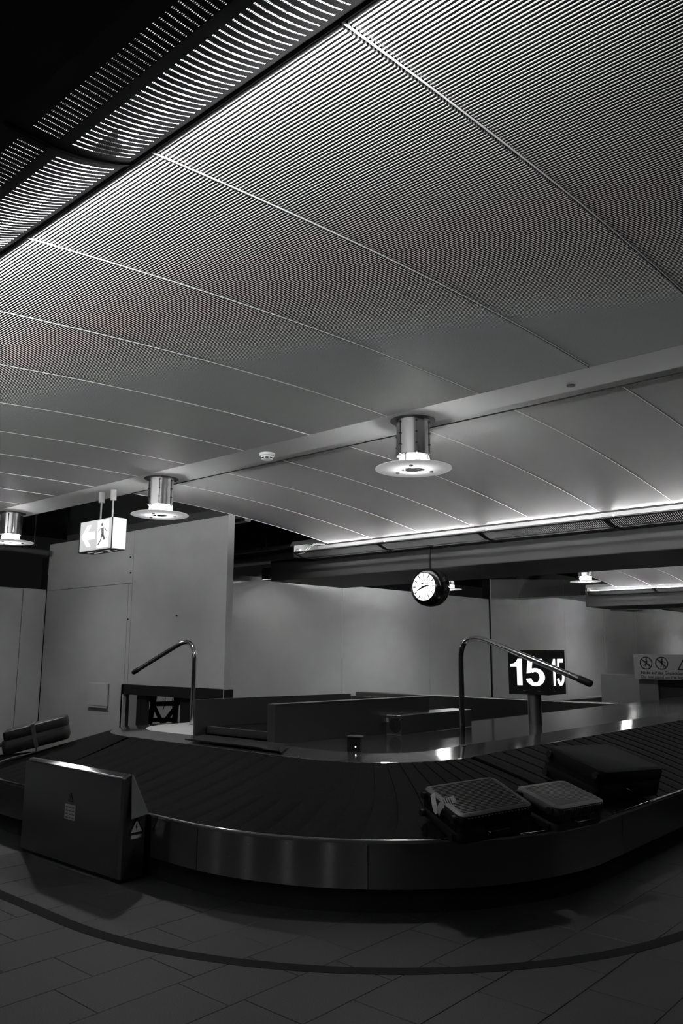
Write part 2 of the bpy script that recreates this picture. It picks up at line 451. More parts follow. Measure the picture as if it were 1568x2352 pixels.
# skirt: straight and curved sheets with open joints between them
sk = [(-.0, .15), (-.0, .425)]
cuts = [0, 6, 12, 18, 22, 37, 46, 50, 56, 70, 76, 84]
bp = path(0)
def lerp(a, b, t): return tuple(x+(y-x)*t for x, y in zip(a, b))
for a, b in zip(cuts, cuts[1:]):
    b = min(b, len(bp)-1)
    if a >= b: continue
    mb = MB(); pts = list(bp[a:b+1]); pi = list(path(.02)[a:b+1])
    d = math.dist(pts[0], pts[1]); e = math.dist(pts[-1], pts[-2])
    pts[0] = lerp(pts[0], pts[1], .0025/d); pts[-1] = lerp(pts[-1], pts[-2], .0025/e)
    rings = [[loc((*p, .42)), loc((*p, .15)), loc((*q, .15))] for p, q in zip(pts, pi)]
    mb.loft(rings, 0, False, False)
    mb.build('skirt_panel', 'steel', car, smooth=True)
sweep('rim', [(-.0, .418), (-.004, .425), (-.004, .436), (.002, .442), (.012, .444), (.03, .438), (.035, .40)], 'chrome', label='bright polished rim')
sweep('plinth', [(.05, 0), (.05, .16), (.02, .16)], 'black')
# slats
NS = 8
def slat_shape(f, lift=.006):
    """f(s, o, z) maps along-path, inward offset, height to a point; s in [0,1]"""
    mb = MB(); rings = []
    for i in range(NS+1):
        t = i/NS; o = .035+(1.15-.035)*t; z = .43+.32*t
        row = []
        for s, dz in ((0, -.010), (0, lift), (.5, lift*.6), (.97, 0), (1.0, -.004)):
            row.append(f(s, t, o, z+dz))
        rings.append(row)
    return mb.loft(rings, 0, False, False)
def bow(t): return .10*t+.06*math.sin(PI*t)
SP = .2275
ms = slat_shape(lambda s, t, o, z: ((s*SP+bow(t)), o, z)).mesh('slat', 'rubber', True)      # straight: x along, y inward
nsl = 0
for k in range(-1, 44):        # right straight: travel +y, inward -x
    y = 5.72+SP*k
    if y > 15.8: break
    if k < 0: continue
    link('slat', ms, car, loc((-2.53, y, 0)), (0, 0, PI/2)); nsl += 1
NA = 15; DA = PI/2/NA
def corner(s, t, o, z):
    r = 2.1-o; a = s*DA+bow(t)/2.1*(1-.35*t)*1.0
    return (r*math.cos(a), r*math.sin(a), z)
mc = slat_shape(corner).mesh('slat', 'rubber', True)
for k in range(NA): link('slat', mc, car, loc((-4.63, 5.72, 0)), (0, 0, -PI/2+DA*k)); nsl += 1
ncs = 11; sp2 = 2.47/ncs
for k in range(-0, ncs): link('slat', ms, car, loc((-7.1+sp2*k, 3.62, 0))); nsl += 1
for k in range(NA): link('slat', mc, car, loc((-7.1, 5.72, 0)), (0, 0, PI+DA*k)); nsl += 1
for k in range(12): link('slat', ms, car, loc((-9.2, 5.72+SP*(k+1), 0)), (0, 0, -PI/2)); nsl += 1
# dark bed under the slats keeps light out
sweep('slat_bed', [(.04, .30), (.04, .415), (1.17, .735), (1.17, .3)], 'black')
# polished deck inside: sloping border, then level deck
sweep('deck_border', [(1.15, .70), (1.15, .752), (1.155, .757), (1.52, .780)], 'deck', smooth=False, label='polished steel border sloping down to the slats')
DZ = .780
inner = path(1.52)
def deck_mesh(pts, z, name, m):
    mb = MB(); v = [loc((*p, z)) for p in pts]; mb.add(v, (tuple(range(len(v))),)); return mb.build(name, m, car)
i_s = 0
seq = inner[:]
right = [p for p in seq if p[0] > -5.30 and p[1] < 17.2]
right_deck = right + [(-5.33, 5.14)] + [(-5.40, 16.9)]
deck_mesh(list(reversed(right_deck)), DZ, 'deck', 'deck')
left = [p for p in seq if p[0] < -6.5 and p[1] < 6.5]
deck_mesh(list(reversed([(-6.46, 5.14)]+left+[(-6.46, 6.4)])), DZ, 'deck', 'wall_dim')['label'] = 'pale matt deck plate on the left bend'
mb = MB(); mb.box(*[c for c in (-5.40-O[0], -5.38-O[0], 7.2-O[1], 16.9-O[1], 0, DZ-.001)]).build('deck_side', 'black', car)

# steel guards of the infeed conveyor
t = thing('infeed_conveyor', 'infeed conveyor between two dark steel guard walls opening onto the carousel', 'conveyor', (-5.9, 6.1, 0))
def wallstrip(p, q, z0, z1, th, name, m, parent, o):
    p, q = Vector(p), Vector(q); d = (q-p).normalized(); n = Vector((-d.y, d.x))*th
    mb = MB(); r = lambda z, e: [(a.x-o[0], a.y-o[1], z) for a in (p+n*e, q+n*e, q-n*e+n*0, p-n*e)]
    a = [(v.x-o[0], v.y-o[1]) for v in (p, q, q+n, p+n)]
    mb.loft([[(x, y, z0) for x, y in a], [(x, y, z1) for x, y in a]])
    return mb.build(name, m, parent)
o2 = (-5.9, 6.1)
wallstrip((-6.44, 5.12), (-6.12, 7.10), .30, 1.127, .03, 'guard_wall', 'darksteel', t, o2)
wallstrip((-5.31, 5.12), (-5.10, 7.20), .30, 1.125, .11, 'guard_wall', 'darksteel', t, o2)
wallstrip((-5.30, 5.12), (-5.095, 7.20), 1.122, 1.132, .125, 'guard_cap', 'deck', t, o2)
MB().box(-.50, .46, -.80, 1.05, .30, .86, bev=.02).build('belt', 'rubber', t)
MB().box(-.50, .46, -.86, -.81, .80, .865).build('end_roller_cover', 'darksteel', t)
MB().box(-.55, .62, 1.05, 1.10, .3, 1.10).build('back_plate', 'darksteel', t)
# thin transfer plate lying over the slats
pl = MB(); zt = .792
pl.loft([[(-6.22, 4.83, zt-.012), (-4.96, 4.83, zt-.012), (-5.16, 5.12, zt-.002), (-6.30, 5.12, zt-.002)], [(-6.22, 4.83, zt), (-4.96, 4.83, zt), (-5.16, 5.12, zt+.01), (-6.30, 5.12, zt+.01)]])
tp = pl.build('transfer_plate', 'deck', label='thin steel transfer plate sloping from the infeed conveyor onto the slats', cat='plate')
MB().add([(-4.96, 4.83, zt+.001), (-4.90, 4.80, zt-.02), (-5.11, 5.12, zt-.01), (-5.16, 5.12, zt+.011)], ((0, 1, 2, 3),)).build('bevel', 'chrome', tp)
# low steel box on the deck edge
t = thing('motor_box', 'long low steel box on the deck with a round fan grille on its end', 'equipment box', (-5.08, 6.55, DZ))
MB().box(-.16, .10, .0, 1.30, 0, .19, bev=.004).build('housing', 'darksteel', t)
m = MB()
for k in range(5): m.lathe([(.012+.014*k, -.004), (.017+.014*k, -.004)], 20, axis='Y')
m.build('fan_grille', 'black', t, (0.03, 0, .095))
MB().box(-.11, -.06, -.004, 0, .12, .16).build('sticker', 'label', t)
# sensor box
t = thing('sensor_box', 'small black sensor box with a glowing dot standing on the polished deck', 'sensor', (-4.50, 5.27, DZ), (0, 0, R(30)))
MB().box(-.055, .055, -.04, .04, 0, .115, bev=.003).build('housing', 'black', t)
MB().box(-.06, .075, -.045, .05, .115, .122).build('cap', 'darksteel', t)
MB().lathe([(.022, 0), (.022, -.006), (.015, -.008)], 16, axis='Y').build('lens', 'blackgloss', t, (.01, -.04, .05))
MB().lathe([(.006, 0), (.005, -.004), (0.0005, -.005)], 10, axis='Y', caps=True).build('indicator_light', 'led', t, (.018, -.048, .038))

# bent tube rails that reach over the belt
def rail(label, base, sx, X1, Z1, zt, reach, zend):
    t = thing('height_rail', label, 'rail', base, group=None)
    p = [(0, 0, 0), (0, 0, .35), (0, 0, zt-.30)]
    # rounded bend then a straight falling arm
    ax = sx*reach; c = .26
    p0 = Vector((0, 0, zt-.22)); p1 = Vector((-sx*0.0, 0, zt+.06)); p2 = Vector((sx*.34, 0, zt-.075))
    for i in range(0, 13):
        u = i/12; p.append(tuple(p0*(1-u)**2+p1*2*u*(1-u)+p2*u*u))
    p.append((ax, 0, zend))
    MB().tube(p, .026, 18).build('tube', 'chrome', t, smooth=True)
    e = Vector(p[-1]); d = (e-Vector(p[-2])).normalized()
    MB().tube([tuple(e-d*.10), tuple(e-d*.003), tuple(e+d*.012)], [.0295, .0295, .024], 18).build('end_cap', 'black', t, smooth=True)
    MB().lathe([(.036, 0), (.036, .006), (.027, .010)], 20).build('base_ring', 'chrome', t, smooth=True)
    return t
rail('bent chrome rail rising from the deck before the number sign, arm falling to the right', (-4.04, 6.21, DZ), 1, 0, 0, .975, 1.22, .575)
rail('bent chrome rail on the left deck before the hatch, arm falling to the left', (-7.40, 5.84, DZ), -1, 0, 0, .955, 1.18, .560)

# ================================================================== SIGN 15
def flat_poly(mb, pts, o, ux, uz, n, e=.003):
    """extrude a 2-D outline placed at o with axes ux, uz by e along n"""
    o, ux, uz, n = map(Vector, (o, ux, uz, n))
    a = [tuple(o+ux*x+uz*y) for x, y in pts]; b = [tuple(o+ux*x+uz*y+n*e) for x, y in pts]
    k = len(pts)
    mb.add(a+b, (tuple(range(k)), tuple(range(2*k-1, k-1, -1)))+tuple((i, (i+1) % k, k+(i+1) % k, k+i) for i in range(k)))
def ring_poly(mb, cx, cy, rx, ry, w, a0, a1, o, ux, uz, n, seg=20, e=.003, wy=None):
    wy = wy or w
    for i in range(seg):
        u, v = a0+(a1-a0)*i/seg, a0+(a1-a0)*(i+1)/seg
        q = [(cx+rx*math.cos(u), cy+ry*math.sin(u)), (cx+rx*math.cos(v), cy+ry*math.sin(v)), (cx+(rx-w)*math.cos(v), cy+(ry-wy)*math.sin(v)), (cx+(rx-w)*math.cos(u), cy+(ry-wy)*math.sin(u))]
        flat_poly(mb, q, o, ux, uz, n, e)
def draw15(o, ux, uz, n, W, H):
    mb = MB()
    S = lambda P: [(x*W, y*H) for x, y in P]
    # digit 1
    flat_poly(mb, S([(.19, 0), (.34, 0), (.34, 1), (.22, 1), (.17, .88), (.10, .82), (0, .80), (0, .70), (.19, .70)]), o, ux, uz, n)
    # digit 5
    x0 = .46
    flat_poly(mb, S([(x0+.06, .86), (x0+.48, .86), (x0+.48, 1), (x0+.06, 1)]), o, ux, uz, n)
    flat_poly(mb, S([(x0+.015, .45), (x0+.15, .47), (x0+.19, .90), (x0+.06, 1.0)]), o, ux, uz, n)
    ring_poly(mb, (x0+.265)*W, .315*H, .275*W, .335*H, .15*W, -PI*.93, PI*.70, o, ux, uz, n, 28, wy=.135*H)
    return mb
t = thing('number_sign', 'black box sign reading 15 on a round post standing on the deck', 'sign', (-4.66, 8.66, DZ))
o = (-4.66, 8.66)
bx = MB(); bx.box(-.25, .26, -.09, .36, .335, .845, bev=.004)
bx.build('sign_box', 'black', t)
MB().lathe([(.078, 0), (.078, .34)], 24).build('post', 'darksteel', t, (.02, .02, 0), smooth=True)
draw15((-.235+.02, -.092, .44), (1, 0, 0), (0, 0, 1), (0, -1, 0), .44, .305).build('number', 'digit', t)
draw15((.262, -.09+.07, .44), (0, 1, 0), (0, 0, 1), (1, 0, 0), .34, .305).build('number', 'digit', t)
m = MB()
for x in (-.06, .13): m.box(x, x+.03, -.093, -.089, .375, .379)
m.box(.259, .262, .05, .09, .375, .379); m.build('screw_slot', 'label', t)

# ================================================================== CLOCK
t = thing('hanging_clock', 'round double-faced clock with lit white dial hanging from the trough on a rod', 'clock', (-6.30, 8.97, 2.47))
def ctext(txt, size, name, parent, loc3, rot, m, ext=.001, bold=0., align='CENTER', sx=1.):
    c = bpy.data.curves.new(name, 'FONT'); c.body = txt; c.size = size; c.extrude = ext; c.offset = bold
    c.align_x = align; c.align_y = 'CENTER'; c.resolution_u = 3
    o = bpy.data.objects.new(name+'_src', c); COL.objects.link(o)
    dg = bpy.context.evaluated_depsgraph_get(); me = bpy.data.meshes.new_from_object(o.evaluated_get(dg))
    bpy.data.objects.remove(o); me.materials.clear(); me.materials.append(M[m])
    r = link(name, me, parent, loc3, rot); r.scale = (sx, 1, 1); return r
RC = .255
MB().lathe([(.185, -.150), (.192, -.156), (.235, -.13), (RC, -.09), (RC, -.03)], 48, axis='Y').build('front_bezel', 'blackgloss', t, smooth=True)
MB().lathe([(RC-.012, -.03), (RC+.006, -.028), (RC+.006, .028), (RC-.012, .03)], 48, axis='Y').build('centre_band', 'black', t, smooth=True)
MB().lathe([(RC, .03), (RC, .09), (.235, .13), (.192, .156), (.185, .150)], 48, axis='Y').build('rear_bezel', 'blackgloss', t, smooth=True)
MB().lathe([(.188, -.151), (.0005, -.151)], 48, axis='Y').build('dial', 'dial', t)
MB().lathe([(.188, .151), (.0005, .151)], 48, axis='Y').build('dial', 'dial', t)
for k in range(12):
    a = PI/2-k*PI/6; rr = .155
    mk = MB(); mk.box(-.006, .006, -.0015, 0, -.024, .024)
    mk.build('hour_marker', 'black', t, (rr*math.cos(a), -.152, rr*math.sin(a)), (0, -(a-PI/2), 0))
def hand(name, ang, L, w_):
    mk = MB(); flat_poly(mb=mk, pts=[(-w_*.35, -.045), (w_*.35, -.045), (w_, .03), (.0008, L), (-.0008, L), (-w_, .03)], o=(0, 0, 0), ux=(1, 0, 0), uz=(0, 0, 1), n=(0, -1, 0), e=.002)
    mk.build(name, 'black', t, (0, -.155, 0), (0, R(ang), 0))
hand('hour_hand', 80.5, .105, .013); hand('minute_hand', 246, .150, .012)
ctext('OMEGA', .042, 'lettering', t, (0.0, -.153, .045), (PI/2, 0, 0), 'duct', .0006, .0006)
mo = MB(); ring_poly(mo, 0, .012, .018, .020, .0045, R(-52), R(232), (0, -.152, .075), (1, 0, 0), (0, 0, 1), (0, -1, 0), 18, .001)
mo.box(-.020, -.008, -.153, -.152, .0705, .0745); mo.box(.008, .020, -.153, -.152, .0705, .0745)
mo.build('emblem', 'duct', t)
MB().tube([(0, 0, RC), (0, 0, .555)], .017, 12).build('rod', 'black', t, smooth=True)
MB().lathe([(.05, .552), (.05, .575), (.02, .54)], 20).build('ceiling_plate', 'black', t)
for a in (R(20), R(-20), R(160), R(200)):
    MB().box(-.02, .02, -.045, .045, -.03, .03, bev=.004).build('clamp', 'chrome', t, ((RC+.008)*math.cos(a), 0, (RC+.008)*math.sin(a)), (0, -a, 0))
MB().lathe([(.003, 0), (.0005, -.002)], 8, axis='Y').build('date_dot', 'black', t, (0, -.152, -.115))

# ================================================================== PENDANT LAMPS
def make_lamp(label, loc3, zc=.0):
    t = thing('pendant_lamp', label, 'ceiling lamp', loc3, group=None)
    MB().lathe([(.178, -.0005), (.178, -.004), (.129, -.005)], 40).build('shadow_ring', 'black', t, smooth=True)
    MB().lathe([(.131, -.001), (.131, -.287)], 48).lathe([(.128, -.287), (.128, -.24)], 48).build('cylinder', 'lampmetal', t, smooth=True)
    for k in range(6):
        a = R(18+60*k)
        MB().box(-.0035, .0035, -.004, .005, -.287, -.012).build('seam_strip', 'duct', t, (.133*math.cos(a), .133*math.sin(a), 0), (0, 0, a-PI/2))
        m = MB()
        for z in (-.03, -.12, -.21): m.box(-.008, .008, 0, .009, z-.004, z+.004)
        m.build('screw', 'black', t, (.133*math.cos(a), .133*math.sin(a), 0), (0, 0, a-PI/2))
    for k in range(3):
        a = R(40+120*k); MB().tube([(.128*math.cos(a), .128*math.sin(a), -.28), (.128*math.cos(a), .128*math.sin(a), -.378)], .006, 8).build('standoff', 'chrome', t)
    MB().lathe([(.095, -.398), (.12, -.385), (.22, -.378), (.288, -.380), (.298, -.384), (.300, -.390), (.290, -.392), (.22, -.391), (.12, -.397), (.095, -.402), (.095, -.398)], 56).build('glass_disc', 'glass', t, smooth=True)
    for k in range(3):
        a = R(-60+120*k); MB().lathe([(.0005, -.404), (.015, -.403), (.015, -.392)], 12).build('disc_clip', 'duct', t, (.155*math.cos(a), .155*math.sin(a), 0))
    MB().lathe([(.045, -.315), (.055, -.290), (.085, -.285), (.110, -.300), (.115, -.330), (.100, -.358), (.060, -.362), (.045, -.345), (.045, -.315)], 14).build('bulb', 'bulb', t, smooth=True)
    ld = bpy.data.lights.new('lamp_light', 'AREA'); ld.shape = 'DISK'; ld.size = .16; ld.energy = LAMPW
    link('lamp_light', ld, t, (0, 0, -.412))
    return t
L0_ = make_lamp('nearest pendant lamp, steel cylinder over a glowing glass disc, right of the smoke detector', (-3.605, 4.93, ZC))
def lamp_copy(label, loc3):
    c = copy_tree(L0_); c.location = loc3; c['label'] = label; return c
lamp_copy('steel pendant lamp with glass disc, just right of the lit exit sign', (-6.905, 4.93, ZC))
lamp_copy('steel pendant lamp with glass disc, cut by the left edge of the photo', (-10.205, 4.93, ZC))
lamp_copy('small distant pendant lamp on the lit ceiling strip above the warning sign', (-6.955, 15.33, ZC))
lamp_copy('distant pendant lamp hidden behind the hanging clock', (-10.255, 15.33, ZC))
lamp_copy('distant lamp barely showing above the pale wall left of the clock', (-13.45, 15.25, ZC))
lamp_copy('pendant lamp in the far strip, outside the picture to the right', (-3.655, 15.33, ZC))
for i_, x_ in enumerate((-10.2, -6.9, -3.6, -.3, 3.0)):
    lamp_copy('pendant lamp in the bay behind the camera', (x_, -5.47, ZC))['group'] = 'pendant lamps behind the camera'
lamp_copy('third-bay pendant lamp, outside the picture on the right', (-3.7, 25.73, ZC))
lamp_copy('far pendant lamp outside the picture, in the third bay', (-7.0, 25.73, ZC))
lamp_copy('pendant lamp in the fourth bay, hidden behind the distant trough', (-10.3, 36.1, ZC))
lamp_copy('farthest pendant lamp, partly showing under the short distant trough', (-10.3, 25.73, ZC))

# narrow continuous lamps along the second strip
for a, b, lb in ((-12.55, -7.15, 'thin lit line lamp in the far ceiling strip, passing behind the clock'), (-6.75, -5.38, 'thin lit line lamp right of the small distant pendant lamp'), (-5.12, -3.4, 'thin lit line lamp at the right edge beyond the distant smoke detector')):
    t = thing('line_lamp', lb, 'ceiling lamp', (a, 15.52, ZC))
    MB().box(0, b-a, -.035, .035, -.012, 0).build('diffuser', 'linear', t)
    MB().box(0, b-a, -.042, -.035, -.015, 0).box(0, b-a, .035, .042, -.015, 0).build('frame', 'white', t)

# smoke detectors
def detector(label, p):
    t = thing('smoke_detector', label, 'smoke detector', p)
    MB().lathe([(.072, 0), (.072, -.022), (.066, -.026), (.056, -.028)], 32).build('base', 'white', t, smooth=True)
    MB().lathe([(.056, -.028), (.056, -.036), (.050, -.058), (.040, -.064), (.0005, -.066)], 32).build('dome', 'white', t, smooth=True)
    m = MB()
    for k in range(8): 
        a = k*PI/4; c = MB(); m.lathe([(.0, 0)], 3) if False else None
        m.box(.0, .0, 0, 0, 0, 0) if False else None
        ca, sa = math.cos(a), math.sin(a); ux = (-sa, ca, 0)
        flat_poly(m, [(-.014, -.052), (.014, -.052), (.014, -.042), (-.014, -.042)], (.0525*ca, .0525*sa, 0), ux, (0, 0, 1), (ca, sa, 0), .002)
    m.build('vent_slot', 'black', t)
detector('round white smoke detector on the flat ceiling strip left of the nearest lamp', (-5.25, 4.905, ZC))
detector('small distant smoke detector interrupting the lit line at the right edge', (-5.25, 15.45, ZC))
MB().lathe([(.03, 0), (.028, -.004), (.0005, -.004)], 20).build('ceiling_hole_cover', 'black', None, (-2.28, 4.95, ZC), label='small dark round fitting in the flat ceiling strip right of the nearest lamp', cat='ceiling fitting')

# ================================================================== EXIT SIGN
t = thing('exit_sign', 'lit box sign with arrow and running figure hanging on two rods', 'sign', (-7.98, 4.93, 2.89))
sw, sd, sh = .335, .09, .172
fr = MB(); fr.box(-sw, sw, -sd+.004, sd-.004, -sh, sh)
fr.build('housing', 'signside', t)
MB().box(-sw+.012, sw-.012, -sd, -sd+.004, -sh+.012, sh-.006).build('face', 'signface', t)
m = MB(); m.box(-sw-.002, sw+.002, -sd-.002, sd+.002, -sh-.012, -sh); m.box(-sw-.003, -sw+.010, -sd-.003, -sd+.004, -sh, sh); m.box(sw-.012, sw+.003, -sd-.003, -sd+.004, -sh, sh)
m.build('frame', 'duct', t)
m = MB()
for x in (-.22, .06): m.box(x, x+.17, -.05, -.035, -sh-.0135, -sh-.012); m.box(x+.03, x+.20, .02, .035, -sh-.0135, -sh-.012)
m.build('lit_slot', 'signface', t)
m = MB(); O3 = (0, -sd-.0005, 0); UX, UZ, NN = (1, 0, 0), (0, 0, 1), (0, -1, 0)
flat_poly(m, [(-.29, 0), (-.17, .12), (-.10, .12), (-.18, .04), (-.02, .04), (-.02, -.04), (-.18, -.04), (-.10, -.12), (-.17, -.12)], O3, UX, UZ, NN, .002)
m.build('arrow', 'signglow', t)
m = MB(); flat_poly(m, [(.04, -.15), (.26, -.15), (.26, .15), (.04, .15)], O3, UX, UZ, NN, .001)
m.build('door_pictogram', 'signglow', t)
m = MB(); O4 = (0, -sd-.003, 0)
ring_poly(m, .13, .105, .022, .022, .0215, 0, 2*PI, O4, UX, UZ, NN, 12, .001)
for P in ([(.11, .07), (.17, .075), (.175, .0), (.125, -.01)], [(.17, .07), (.215, .02), (.235, .03), (.18, .075)], [(.115, .07), (.07, .02), (.055, .035), (.10, .075)],
          [(.125, -.01), (.175, .0), (.205, -.06), (.235, -.06), (.235, -.04), (.18, -.08)], [(.125, -.005), (.155, -.01), (.12, -.08), (.07, -.13), (.05, -.115), (.10, -.07)]):
    flat_poly(m, P, O4, UX, UZ, NN, .001)
m.build('running_figure', 'wall_dim', t)
for x in (-.06, .18):
    MB().tube([(x, 0, sh), (x, 0, .40)], .010, 10).build('rod', 'wall_dim', t, smooth=True)
    MB().lathe([(.0005, .39), (.034, .39), (.034, .51)], 20).build('ceiling_cap', 'wall_dim', t, (x, 0, 0), smooth=True)

# ================================================================== DRIVE CABINET (left foreground)
t = thing('drive_cabinet', 'steel drive cabinet with warning stickers covering the near left carousel edge', 'cabinet', (-5.76, 3.4, 0))
xa, xb = -.70, .71
m = MB(); bz = .012
prof = [(0, .03), (0, .70), (.005, .709), (.014, .714), (.055, .732), (.065, .728), (.20, .445)]
m.loft([[(xa, y, z) for y, z in prof], [(xb-.03, y, z) for y, z in prof]], 0, False, False)
m.build('front_and_top', 'steel', t, smooth=True)
m = MB()
m.add([(xb, .01, .03), (xb, .19, .03), (xb, .195, .445), (xb, .066, .726), (xb, .01, .70)], ((0, 1, 2, 3, 4),))
m.add([(xb-.03, 0, .03), (xb, .01, .03), (xb, .01, .70), (xb-.03, 0, .705)], ((0, 1, 2, 3),))
m.build('side_panel', 'darksteel', t)
m = MB(); m.add([(xb-.03, .0, .705), (xb, .01, .70), (xb, .062, .728), (xb-.03, .06, .733)], ((0, 1, 2, 3),)).build('corner_cap', 'steel', t)
m = MB(); m.add([(xb+.004, .060, .728), (xb+.030, .055, .43), (xb+.012, .215, .442), (xb-.002, .075, .732)], ((0, 1, 2, 3),)).build('sloped_cheek', 'satin', t, label='light triangular steel cheek')
MB().box(xa, xb-.02, .02, .21, 0, .03).build('foot', 'black', t)
MB().add([(xa, 0, .03), (xa, .2, .03), (xa, .2, .72), (xa, 0, .70)], ((0, 1, 2, 3),)).build('side_panel', 'darksteel', t)
m = MB().box(-.075, .075, -.001, 0, -.055, .055)
st = m.build('notice_sticker', 'label', t, (.02, -.001, .395), label='pale notice sticker with small print')
m = MB()
for r_ in range(4):
    for c_ in range(3): m.box(-.062+c_*.045, -.062+c_*.045+.032, -.002, -.001, .030-r_*.025, .038-r_*.025)
m.build('small_print', 'duct', st)
def warn_triangle(parent, loc3, rot, h, fill='label'):
    m = MB(); m.add([(-h*.58, 0, 0), (h*.58, 0, 0), (0, 0, h)], ((0, 1, 2),)); a = m.build('warning_triangle', 'black', parent, loc3, rot)
    m = MB(); m.add([(-h*.42, -.0012, h*.09), (h*.42, -.0012, h*.09), (0, -.0012, h*.80)], ((0, 1, 2),)); m.build('triangle_field', fill, a)
    m = MB(); flat_poly(m, [(-h*.02, h*.62), (h*.07, h*.62), (0, h*.42), (h*.07, h*.42), (-h*.03, h*.14), (-h*.01, h*.34), (-h*.08, h*.34)], (0, -.0018, 0), (1, 0, 0), (0, 0, 1), (0, -1, 0), .0005); m.build('bolt_symbol', 'black', a)
    return a
warn_triangle(t, (.02, -.001, .47), (0, 0, 0), .07, 'duct')
warn_triangle(t, (xb+.003, .12, .32), (0, 0, PI/2), .115)
MB().box(-.045, .045, -.001, 0, -.012, .012).build('strip_sticker', 'label', t, (xb+.003, .12, .300), (0, 0, PI/2))

# ================================================================== SUITCASES
KS = math.atan2(.32, 1.12)     # slope of the slats
def rounded(m, L, W, T, r, mi=0, n=5):
    """rounded-corner slab centred in plan, z 0..T, softened top and bottom"""
    def ring(ins, z):
        out = []
        for cx_, cy_, a0 in ((L/2-r, W/2-r, 0), (-L/2+r, W/2-r, PI/2), (-L/2+r, -W/2+r, PI), (L/2-r, -W/2+r, 3*PI/2)):
            for i in range(n+1):
                a = a0+PI/2*i/n; out.append((cx_+(r-ins)*math.cos(a), cy_+(r-ins)*math.sin(a), z))
        return out
    e = min(.028, r*.9)
    m.loft([ring(e, 0), ring(e*.3, e*.3), ring(0, e), ring(0, T-e), ring(e*.3, T-e*.3), ring(e, T)], mi)
def suitcase(label, pos, yaw, slope_dir, L, W, T, m_, ribs=True, stripes=None):
    t = thing('suitcase', label, 'suitcase', pos)
    # tilt about the belt direction, then turn
    q = Matrix.Rotation(slope_dir, 4, 'Z') @ Matrix.Rotation(-KS, 4, 'Y') @ Matrix.Rotation(yaw-slope_dir, 4, 'Z')
    t.rotation_euler = q.to_euler()
    m = MB(); rounded(m, L, W, T*.485, .06); rounded_obj = m.build('lower_shell', m_, t, smooth=True)
    m = MB(); rounded(m, L, W, T*.485, .06); m.build('upper_shell', m_, t, (0, 0, T*.515), smooth=True)
    m = MB(); rounded(m, L*.99, W*.985, T*.06, .055); m.build('zip', 'blackgloss', t, (0, 0, T*.47))
    if ribs:
        n = int(W/.021); m = MB()
        for k in range(n):
            y = -W/2+.05+(W-.10)*k/(n-1)
            m.loft([[(-L/2+.05, y-.006, T-.001), (-L/2+.05, y, T+.003), (-L/2+.05, y+.006, T-.001)], [(L/2-.05, y-.006, T-.001), (L/2-.05, y, T+.003), (L/2-.05, y+.006, T-.001)]])
        for y_ in (-1, 1):
            for k in range(int(L/.03)):
                x = -L/2+.06+(L-.12)*k/(int(L/.03)-1)
                m.box(x-.005, x+.005, y_*(W/2)-.004, y_*(W/2)+.004, T*.60, T*.92)
        m.build('moulded_ribs', m_, t)
    m = MB(); m.tube([(L/2, -.07, T*.4), (L/2+.03, -.06, T*.4), (L/2+.03, .06, T*.4), (L/2, .07, T*.4)], .009, 8); m.build('handle', 'blackgloss', t)
    m = MB(); m.tube([(-.08, -W/2, T*.4), (-.07, -W/2-.028, T*.4), (.07, -W/2-.028, T*.4), (.08, -W/2, T*.4)], .009, 8); m.build('handle', 'blackgloss', t)
    for sx in (-1, 1):
        for sz in (.18, .8):
            MB().lathe([(.024, -.012), (.024, .012)], 16, axis='X', caps=True).build('wheel', 'black', t, (-L/2-.012, sx*(W/2-.06), T*sz))
    return t
# x axis of the case = long side.  slope_dir = direction (plan) of the uphill side
A_ = suitcase('dark ribbed hard suitcase with white paper tag, left of the grey suitcase', (-2.955, 4.67, .505), R(68), R(146), .58, .46, .19, 'bag')
B_ = suitcase('smaller ribbed grey suitcase lying between the tagged and the black suitcases', (-2.685, 5.27, .490), R(82), R(175), .57, .37, .17, 'bag2')
C_ = suitcase('large black suitcase farthest right on the belt, hard to see', (-2.86, 6.38, .548), R(80), R(180), .86, .55, .24, 'bag3', ribs=False)
# paper luggage tag around the handle of the first case
t = thing('luggage_tag', 'crumpled white paper tag with bar code looped on the dark suitcase handle', 'luggage tag', (-3.02, 4.36, .66))
t.scale = (.62, .62, .62)
def ribbon(pts, wv, m, name, parent):
    mb = MB(); w_ = Vector(wv); rows = [[tuple(Vector(p)-w_), tuple(Vector(p)+w_)] for p in pts]
    mb.loft(rows, 0, False, False)
    o = mb.build(name, m, parent, smooth=True); return o
ribbon([(-.13, .07, .07), (-.10, .04, .02), (-.06, .0, -.03), (-.03, -.02, -.07), (.0, -.03, -.09)], (.018, .012, .016), 'paper', 'strap_end', t)
rb = ribbon([(.0, -.03, -.09), (.015, -.01, -.03), (.04, .02, .0), (.07, .06, .02), (.12, .11, .045)], (-.022, .008, .028), 'paper', 'tag_strip', t)
for k in range(4):
    u = k*.016; ribbon([(.045+u, .026+u*.9, .0035+u*.35), (.051+u, .031+u*.9, .006+u*.35)], (-.022, .008, .028), 'black', 'bar_code', rb)
